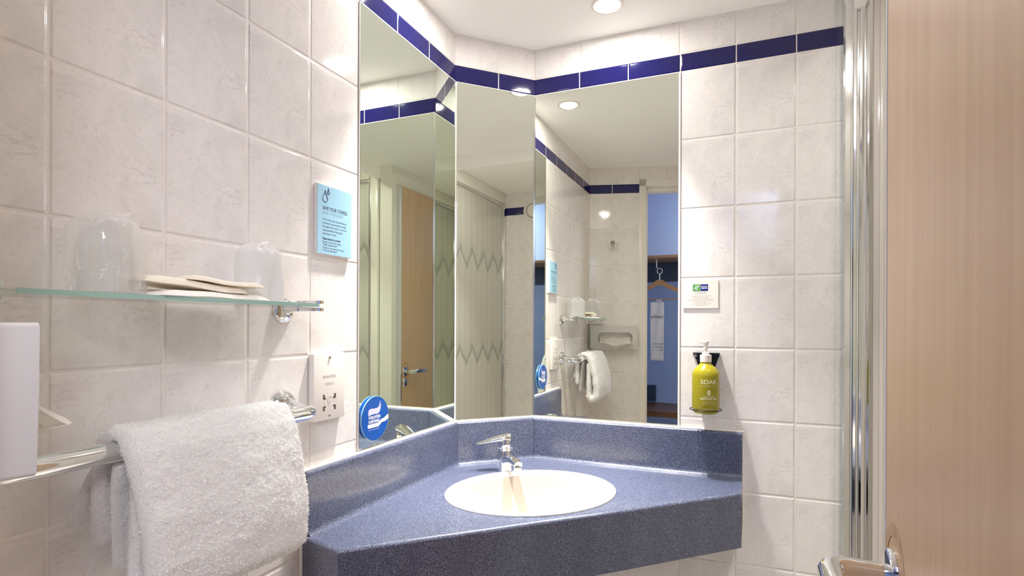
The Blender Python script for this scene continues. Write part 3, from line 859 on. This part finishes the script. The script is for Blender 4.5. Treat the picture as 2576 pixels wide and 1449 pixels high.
# coat hook
hk = thing('coat_hook', 'small chrome double coat hook on the tiles beside the doorway', 'hook', (*rear_pt(.126), Z(.445)), REAR)
m = MB().prism([(x, z) for x, z in arc(0, .016, .012, -10, 190, 10)] + [(-.008, -.012), (.008, -.012)], -.006, -.0005, 'y', .001)
m.build('plate', M_chrome, hk, smooth=40)
s = MB()
for x in (-.006, .006): s.lathe([(0, .0075), (.003, .007), (.0035, .006)], 12, Matrix.Translation((x, 0, .015)) @ FY)
s.build('screw', M_dark, hk)
for sg in (-1, 1):
    pts = [(0, -.006, -.010), (sg * .006, -.016, -.020), (sg * .013, -.026, -.022), (sg * .021, -.034, -.014), (sg * .026, -.038, .002)]
    h = MB().tube(pts, [.004, .0036, .0034, .0034, .0036], 12)
    h.lathe([(0, -.006), (.004, -.0045), (.006, 0), (.004, .0045), (0, .006)], 14, Matrix.Translation((sg * .027, -.0385, .006)))
    h.build('prong', M_chrome, hk, smooth=60)

# shaver socket
so = thing('shaver_socket', 'white shaver socket plate between the towel rail and the mirror', 'socket', (0, -.736, Z(-.127)), LEFT)
sop = MB().box(-.0465, .0465, -.013, -.0005, -.069, .069, .0022, 3).build('plate', M_white_plastic, so, smooth=40)
for z in (.060, -.060):
    MB().lathe([(0, .0155), (.0024, .0152), (.0030, .0135), (.003, .012)], 16, Matrix.Translation((0, 0, z)) @ FY).build('screw', M_steel, sop)
s = MB()
for sx in (-1, 1):
    for sz in (-1, 1):
        s.box(sx * .0165 - .0027, sx * .0165 + .0027, -.0133, -.0128, -.033 + sz * .012 - .0048, -.033 + sz * .012 + .0048)
        s.box(sx * .0130 - .002, sx * .0130 + .002, -.0133, -.0128, -.033 + sz * .0085 - .002, -.033 + sz * .0085 + .002)
s.build('pin_slots', M_dark, sop)
lettering('lettering', [('SHAVERS', 0, .018, .0075, 'CENTER', 0, {'sx': 1.35}), ('ONLY', 0, .003, .0075, 'CENTER', 0, {'sx': 1.35})], M_text_grey, sop, .0133)
lettering('voltage_mark', [('230', -.016, -.035, .0034, 'CENTER', 0)], M_text_grey, sop, .0133)
lettering('voltage_mark', [('115', .017, -.035, .0034, 'CENTER', 0)], M_text_grey, sop, .0133)
m = MB().tube([(-.004, -.0132, -.022), (-.006, -.0132, -.030), (-.002, -.0132, -.040), (.004, -.0132, -.041), (.008, -.0132, -.040)], .00035, 6)
m.tube([(.000, -.0132, -.022), (.006, -.0132, -.021), (.006, -.0132, -.026)], .0003, 6); m.tube([(-.001, -.0132, -.036), (.001, -.0132, -.032)], .0008, 6)
m.build('shaver_symbol', M_text_grey, sop)

# towel sign
sg = thing('towel_notice', 'light blue towel-saving notice on the tiles left of the mirrors', 'sign', (0, -.716, Z(.2165)), LEFT)
MB().box(-.0525, .0525, -.0075, -.0005, -.0715, .0715, .001).build('board', M_card, sg)['label'] = 'white plastic backing board'
sgp = MB().box(-.0520, .0522, -.0085, -.0072, -.0705, .0712, .0004).build('print', M_skyblue, sg)
sgp['label'] = 'light blue printed face'
x = -.037
lettering('heading', [('SAVE YOUR TOWELS', x, .021, .0102, 'LEFT', .00022, {'sx': .78})], M_text_dark, sgp, .0086)
lettering('subheading', [('SAVE THE PLANET', x, .0115, .0102, 'LEFT', 0, {'sx': .76})], M_text_light, sgp, .0086)
L = ['Think of the tons of towels being', 'laundered unnecessarily in hotels', 'throughout the world - and of the', 'huge quantities of detergent', 'polluting our water.']
it = [(s_, x, -.001 - i * .0072, .0062, 'LEFT', 0, {'sx': .86}) for i, s_ in enumerate(L)]
it += [('Please decide for yourself:', x, -.0405, .0062, 'LEFT', .00022, {'sx': .82})]
it += [('Towels on the floor means,', x, -.0470, .0060, 'LEFT', 0, {'sx': .84}), ('"Please replace them"', x, -.0525, .0060, 'LEFT', 0, {'sx': .84}),
       ('Towels on the towel rail means,', x, -.0590, .0060, 'LEFT', 0, {'sx': .84}), ('"I will use them again"', x, -.0645, .0060, 'LEFT', 0, {'sx': .84})]
lettering('body_text', it, M_text_dark, sgp, .0086)
def drop(cx, cz, r, h):
    p = [(cx, 0, cz + h)]
    for i in range(15):
        a = rad(60 - 300 * i / 14); p.append((cx + r * cos(a), 0, cz + r * sin(a)))
    p.append((cx, 0, cz + h)); return [(q[0], -.0088, q[2]) for q in p]
MB().tube(drop(-.030, .0440, .0072, .017), .0006, 6, caps=False).tube(drop(-.0205, .0575, .0033, .009), .0006, 6, caps=False).build('drop_symbol', M_text_dark, sgp)

# round sticker on the left mirror
dc = thing('round_sign', 'round blue toothbrush sign stuck on the lower corner of the left mirror', 'sign', (.0031, -.5775, Z(-.218)), LEFT)
m = MB().lathe([(0, .0065), (.0505, .0065), (.0515, .0055), (.0515, .0005), (0, .0005)], 64, FY)
dcd = m.build('disc', M_royal, dc, smooth=40)
MB().lathe([(.0513, .0066), (.0519, .0062), (.0519, .0045), (.0513, .0045)], 64, FY).build('disc_edge', M_glass_edge, dc, smooth=40)['label'] = 'pale green rim'
yy = .0069
handle = [(-.0285, -.0115), (.010, -.0115), (.0185, -.0065), (.024, -.004), (.031, -.004), (.037, -.001), (.049, .004), (.0505, -.006), (.047, -.0085), (.038, -.0115), (.031, -.0125), (.024, -.0125), (.012, -.0205), (-.026, -.0205), (-.0292, -.018)]
flat('toothbrush', [handle], M_white_ink, dcd, yy)
paste = [(-.027, .010), (-.0275, .016), (-.025, .022), (-.018, .0245), (-.008, .0235), (.004, .0235), (.012, .026), (.016, .034), (.0175, .0405), (.019, .033), (.0195, .024), (.017, .016), (.012, .011), (.006, .0095), (-.004, .0105), (-.015, .010), (-.024, .008)]
flat('toothpaste', [paste], M_lilac_ink, dcd, yy)
lettering('lettering', [('FORGOTTEN', -.026, .0000, .0098, 'LEFT', .0003, {'sx': .76}), ('SOMETHING?', -.026, -.0095, .0098, 'LEFT', .0003, {'sx': .69}),
                        ('Pop down to reception and we\'ll sort it', -.026, -.0255, .0032, 'LEFT', 0, {'sx': .80})], M_white_ink, dcd, yy)

# caution card
cd = thing('caution_card', 'small ivory caution card on the tiles above the soap dispenser', 'sign', (.6905, 0, Z(.0905)), BACK)
MB().box(-.048, .048, -.0028, -.0005, -.0395, .0405, .0006).build('card', M_card, cd); cdc = bpy.data.objects['card']
MB().box(-.0205, -.0008, -.0032, -.0027, .0095, .0285).build('logo_square', M_green_ink, cdc)['label'] = 'green logo square'
MB().box(.0002, .0203, -.0032, -.0027, .0095, .0285).build('logo_square', M_navy_ink, cdc)['label'] = 'dark blue logo square'
flat('logo_letter', [[(-.0158, .0125), (-.0142, .0125), (-.0108, .0258), (-.0128, .0258)], [(-.0115, .0110), (-.0095, .0110), (-.0052, .0270), (-.0074, .0270)],
                     [(-.0185, .0165), (-.0160, .0190), (-.008, .0208), (-.0012, .0238), (-.0012, .0228), (-.008, .0196), (-.0155, .0176), (-.0180, .0158)]], M_white_ink, cdc, .0034)
lettering('logo_lettering', [('Holiday Inn', .0102, .0212, .0038, 'CENTER', .0001, {'shear': .25, 'sx': .95}), ('Express', .0102, .0162, .0055, 'CENTER', .0002, {'shear': .2, 'sx': .92})], M_white_ink, cdc, .0034)
lettering('heading', [('CAUTION!', 0, .0010, .0066, 'CENTER', 0)], M_text_grey, cdc, .0031)
L = ['For your safety, your in-room smoke & heat', 'detectors are extremely sensitive.', 'To prevent accidental activation of the fire system,', 'please ensure that the bathroom door is closed prior',
     'to operating the shower.', 'Please also ensure that the shower curtain', 'is placed inside the tray.']
lettering('body_text', [(s_, 0, -.0055 - i * .0045, .0040, 'CENTER', 0, {'sx': .82}) for i, s_ in enumerate(L)], M_text_grey, cdc, .0031)

# soap dispenser and its bracket
DX, DY = .7085, -.048
br = thing('dispenser_bracket', 'black wall bracket with ring holding the soap bottle', 'bracket', (DX, 0, Z(-.12)), BACK)
m = MB().prism([(-.0365, .0455), (-.0365, .036), (-.033, .032), (-.0285, .029), (-.021, .004), (-.016, -.06), (-.016, -.118), (.016, -.118), (.016, -.06), (.021, .004), (.0285, .029), (.033, .036), (.035, .0455)], -.004, -.0005, 'y', .0008)
m.box(-.0355, .0345, -.0385, -.002, .0440, .0465, .0008)
m.build('plate', M_black, br, smooth=30)
rg = MB()
pts = [((.0415) * cos(2 * pi * i / 48), DY + .0 + .0415 * sin(2 * pi * i / 48), -.1075 + .0) for i in range(49)]
rg.tube(pts, .0016, 8, caps=False); rg.build('ring', M_black, br, smooth=50)
MB().lathe([(0, .009), (.0035, .0088), (.0052, .006), (.0052, .003)], 20, Matrix.Translation((-.029, 0, .0375)) @ FY).build('lock', M_steel, br)
MB().box(-.0165, .0165, DY, -.002, -.1195, -.1180, .0005).build('foot', M_black, br)
bt = thing('soap_bottle', 'olive-yellow pump bottle of hand and body wash in the black bracket', 'soap bottle', (DX, DY, Z(-.2380)), 0)
R0 = .0362
MB().lathe([(0, .0004), (.028, .0004), (.032, .002), (.0335, .008), (.0340, .012), (.0358, .0135), (R0, .016), (R0, .103), (.0352, .110), (.0318, .118), (.025, .1265), (.0175, .133), (.0150, .136), (.0140, .140), (.0140, .150), (0, .150)], 64).build('bottle', M_lime, bt, smooth=40); btb = bpy.data.objects['bottle']
MB().lathe([(.0142, .1405), (.0152, .1405), (.0152, .1590), (.0142, .1600), (0, .1600)], 40).build('collar', M_white_plastic, bt, smooth=40)
m = MB().lathe([(.0100, .1600), (.0102, .1655), (.0060, .1665), (.0042, .168), (.0042, .176), (.0062, .177), (.0066, .181), (.0052, .182), (.0052, .186), (.0075, .190), (.0095, .195), (.0080, .1985), (0, .1995)], 28)
m.tube([(0, 0, .1955), (-.008, -.001, .1955), (-.0145, -.002, .1945), (-.0155, -.002, .1925)], [.0035, .0032, .0026, .0022], 12)
m.build('pump', M_white_plastic, bt, smooth=50)
def wrap(off, x0=.0):
    def f(v):
        r = R0 + .0002 + off; a = v.x / R0 + x0
        return Vector((r * sin(a), -r * cos(a), v.z))
    return f
x0 = .30
lettering('brand_lettering', [('SOAK', .0, .083, .0165, 'CENTER', .0001, {'sx': 1.02})], M_lime_ink, btb, 0, None, wrap(0, x0))
lettering('tagline', [('SUPERFOOD SKINCARE', 0, .0765, .0030, 'CENTER', 0, {'spacing': 1.35})], M_lime_ink, btb, 0, None, wrap(0, x0))
lettering('product_text', [('parsley stem', 0, .0475, .0062, 'CENTER', 0), ('hand & body wash', 0, .0415, .0066, 'CENTER', .00018, {'sx': .92})], M_lime_ink, btb, 0, None, wrap(0, x0))
lettering('volume_text', [('500 ml e 16.9 fl oz', 0, .0145, .0038, 'CENTER', 0)], M_lime_ink, btb, 0, None, wrap(0, x0))
lettering('claims_text', [('natural ingredients', 0, .0347, .0028, 'CENTER', 0), ('vegan', -.0105, .0292, .0030, 'CENTER', 0), ('eco', 0, .0292, .0030, 'CENTER', 0), ('pure', .0105, .0292, .0030, 'CENTER', 0)], M_lime_ink, btb, 0, None, wrap(0, x0))
leaf = []
for k in range(10):
    a = k * .628; cx, cz = .0055 * cos(a) * .55, .0595 + .0062 * sin(a) * .8
    leaf.append([(cx + .0019 * cos(b), cz + .0019 * sin(b)) for b in [i * pi / 3 for i in range(6)]])
flat('leaf_emblem', leaf, M_lime_ink, btb, 0, wrap(0, x0))
fr_ = rr_(-.0155, .0155, .0272, .0375, .003, 3); fi = rr_(-.0150, .0150, .0277, .0370, .0027, 3)
flat('label_frame', [[fr_[i], fr_[(i + 1) % len(fr_)], fi[(i + 1) % len(fi)], fi[i]] for i in range(len(fr_))] + [[(-.0155, .0324), (.0155, .0324), (.0155, .0328), (-.0155, .0328)], [(-.0053, .0275), (-.0050, .0275), (-.0050, .0326), (-.0053, .0326)], [(.0050, .0275), (.0053, .0275), (.0053, .0326), (.0050, .0326)]], M_lime_ink, btb, 0, wrap(0, x0))

# ------------------------------------------------------------------ ceiling lights
def downlight(x, y, label):
    t = thing('downlight', label, 'ceiling light', (x, y, ZC), 0, 'ceiling downlights')
    MB().lathe([(.0455, -.0006), (.0450, -.003), (.0400, -.0042), (.0345, -.0030), (.0330, -.0006)], 48).build('trim_ring', M_white_plastic, t, smooth=50)
    MB().lathe([(0, -.0040), (.018, -.0038), (.030, -.0024), (.0328, -.0010), (0, -.0010)], 40).build('lamp_lens', M_lamp, t, smooth=60)
    return t
downlight(*LAMPS[0], 'round recessed downlight in the ceiling in front of the back mirror')
downlight(*LAMPS[1], 'round recessed downlight by the left mirror, seen only in the mirrors')
downlight(*LAMPS[2], 'round recessed downlight in the shower area ceiling')

# round extract vent on the far wall
vt = thing('wall_vent', 'round white extractor vent on the tiled wall, seen in the corner mirror', 'vent', (1.93, -.672, Z(.752)), FAR)
MB().lathe([(0, .012), (.045, .012), (.050, .010), (.052, .006), (.062, .006), (.070, .004), (.073, 0), (0, 0)], 48, FY).build('cover', M_white_plastic, vt, smooth=30)
MB().lathe([(.0405, .0122), (.0475, .0122), (.0475, .0128), (.0405, .0128)], 48, FY).build('gap_ring', M_dark, vt)
MB().lathe([(0, .017), (.040, .016), (.044, .013), (.044, .011)], 40, FY).build('cap', M_white_plastic, vt, smooth=30)

# ------------------------------------------------------------------ bathroom door
d = MB().box(.956, .9845, -1.612, -.930, .01, Z(.765), .002).build('door_1', M_wood_door)
struct(d)
MB().box(.9552, .9846, -.9352, -.9285, .012, Z(.763), .0006, 1).build('edge_lipping', M_edge, d)['label'] = 'pale painted edge of the door'
MB().box(.9505, .9562, -.9345, -.9290, Z(-.42), Z(-.268), .0006, 1).build('latch_plate', M_latch, d)
HY, HZ = -.970, -.257
m = MB().lathe([(0, .0065), (.021, .0065), (.0245, .0055), (.026, .003), (.026, 0), (0, 0)], 40, Matrix.Translation((.956, HY, Z(HZ))) @ Matrix.Rotation(-pi / 2, 4, 'Y'))
m.build('handle_rose', M_chrome, d, smooth=40)
hp = [(.952, HY, Z(HZ)), (.930, HY, Z(HZ)), (.912, HY, Z(HZ))] + [(.912 - .016 * sin(rad(a)), HY - .016 + .016 * cos(rad(a)), Z(HZ)) for a in (30, 60, 90)] + [(.896, HY - .05, Z(HZ)), (.896, HY - .115, Z(HZ)), (.897, HY - .122, Z(HZ))]
MB().tube(hp, [.0095, .0105, .0118, .012, .012, .012, .0115, .011, .008], 28).build('handle_lever', M_chrome, d, smooth=50)
m = MB().lathe([(0, .007), (.015, .0068), (.019, .005), (.0205, .002), (.0205, 0), (0, 0)], 36, Matrix.Translation((.956, HY, Z(HZ - .062))) @ Matrix.Rotation(-pi / 2, 4, 'Y'), sx=1.25)
m.build('lock_escutcheon', M_chrome, d, smooth=40)
ws = MB().lathe([(.029, .0004), (.041, .0004), (.041, 0), (.029, 0)], 40, Matrix.Translation((.956, HY - .002, Z(HZ + .006))) @ Matrix.Rotation(-pi / 2, 4, 'Y'), sx=1.15)
M_worn = wood('worn_beech', (.60, .40, .22), (.40, .22, .12))
ws.build('worn_ring', M_worn, d)['label'] = 'worn ring of varnish round the handle rose'
for z in (.55, -.85):
    MB().tube([(.958, -1.616, Z(z)), (.958, -1.616, Z(z + .08))], .005, 12).build('hinge', M_steel, d)

# ------------------------------------------------------------------ hall fittings
YH = -2.10
def hall_shelf():
    o = MB().box(-.55, 1.25, -2.315, -2.02, Z(.442), Z(.460), .001).build('hall_shelf', M_wood_hall)
    tag(o, 'beech shelf on the blue hall wall above the coat hanger', 'shelf')
hall_shelf()
o = MB().box(-.10, 1.2, -2.318, -2.300, Z(.31), Z(.441), .001).build('navy_board_and_shade', M_hall_navy); tag(o, 'long navy strip painted as the shadow under the hall shelf', 'panel')  # the shelf's shadow on the hall wall, added as a dark strip
o = MB().box(-.55, .222, -2.318, -2.302, Z(-.523), Z(-.413), .001).build('navy_board_and_shade', M_hall_navy); tag(o, 'low navy square board standing behind the dark wooden bench', 'panel')
bn = thing('wooden_bench', 'dark brown wooden bench against the hall wall', 'bench', (.3, -2.1, 0))
MB().prism([(-.85, .195), (-.35, .195), (.5, -.03), (.5, .30), (-.85, .42)][::-1] if 0 else [(-.85, -.175), (-.16, -.175), (.55, -.06), (.55, .26), (-.85, .26)], Z(-.56), Z(-.525), 'z', .002).build('bench_top', M_wood_dark, bn)
for x in (-.80, .46):
    for y in (-.05, .18): MB().box(x, x + .04, y, y + .04, 0, Z(-.56), .002).build('leg', M_wood_dark, bn)
HX = .257
hh = thing('hanger_hook', 'chrome anti-theft hook and ring under the hall shelf', 'hook', (HX, YH, Z(.442)))
MB().box(-.016, .010, -.012, .012, -.005, -.0005, .001).build('plate', M_chrome, hh)
MB().tube([(-.002, 0, -.003), (-.002, 0, -.052)], .0048, 14).lathe([(0, -.062), (.007, -.060), (.0095, -.055), (.007, -.050), (0, -.048)], 16, Matrix.Translation((-.002, 0, 0))).build('stem', M_chrome, hh, smooth=50)
MB().tube([(.018 + .0165 * cos(2 * pi * i / 28), .0, -.077 + .0185 * sin(2 * pi * i / 28)) for i in range(29)], .0036, 10, caps=False).build('ring', M_chrome, hh, smooth=50)
hg = thing('coat_hanger', 'beech coat hanger hanging from the chrome ring in the hall', 'hanger', (HX + .018, YH, Z(.342)))
MB().tube([(0, 0, .0015), (0, 0, -.034)], .003, 10).build('pin', M_chrome, hg)
m = MB()
N_ = 40; top = []; bot = []
for i in range(N_ + 1):
    t = -1 + 2 * i / N_; ax = abs(t)
    zt = -.034 - .012 * (1 - cos(min(1, ax / .25) * pi)) * .5 - .118 * max(0, ax - .08) ** 1.12
    th = .036 - .018 * ax - (.012 * (1 - min(1, ax / .18)) * 0)
    top.append((t * .215, zt)); bot.append((t * .215, zt - th - (.004 if ax < .1 else 0)))
m.prism(top + bot[::-1], -.009, .009, 'y', .0)
m.build('yoke', M_hanger, hg, smooth=50)
MB().tube([(-.195, 0, -.165), (.195, 0, -.165)], .004, 10).build('trouser_bar', M_hanger, hg)
cl = MB().box(-.022, .018, -.006, .006, -.180, -.166, .001).box(-.004, .018, -.010, .010, -.192, -.164, .001).build('clip', M_chrome_soft, hg)
lb = thing('laundry_bag', 'narrow folded white laundry bag clipped to the coat hanger', 'bag', (HX + .004, YH + .013, Z(.158)))
m = MB()
def bag(u, v):
    x = (u - .5) * (.090 - .004 * v); z = -v * .385
    return Vector((x, .004 * sin(u * 9 + v * 6) * (1 - .4 * v), z))
m.grid(bag, 12, 30)
o = m.build('bag', M_bag, lb, smooth=70); lbb = o; sol = o.modifiers.new('s', 'SOLIDIFY'); sol.thickness = .003
# printed side faces the bathroom: letters on +y, so turn them round
pr_ = bpy.data.objects.new('print', None)
def turned(v): return Vector((-v.x, .0075, v.z))
lettering('lettering', [('Laundry', -.041, -.105, .031, 'LEFT', 0, {'sx': .80})], M_text_dark, lbb, 0, None, turned)
lettering('form_text', [('Guest Name', -.040, -.277, .0125, 'LEFT', 0, {'sx': .95}), ('Room No', -.040, -.297, .0125, 'LEFT', 0, {'sx': .95}), ('Date', -.040, -.316, .0125, 'LEFT', 0, {'sx': .95})], M_text_dark, lbb, 0, None, turned)
flat('form_line', [[(-.040, z), (.041, z), (.041, z + .0008), (-.040, z + .0008)] for z in (-.280, -.300, -.319)], M_text_dark, lbb, 0, turned)
bpy.data.objects.remove(pr_)
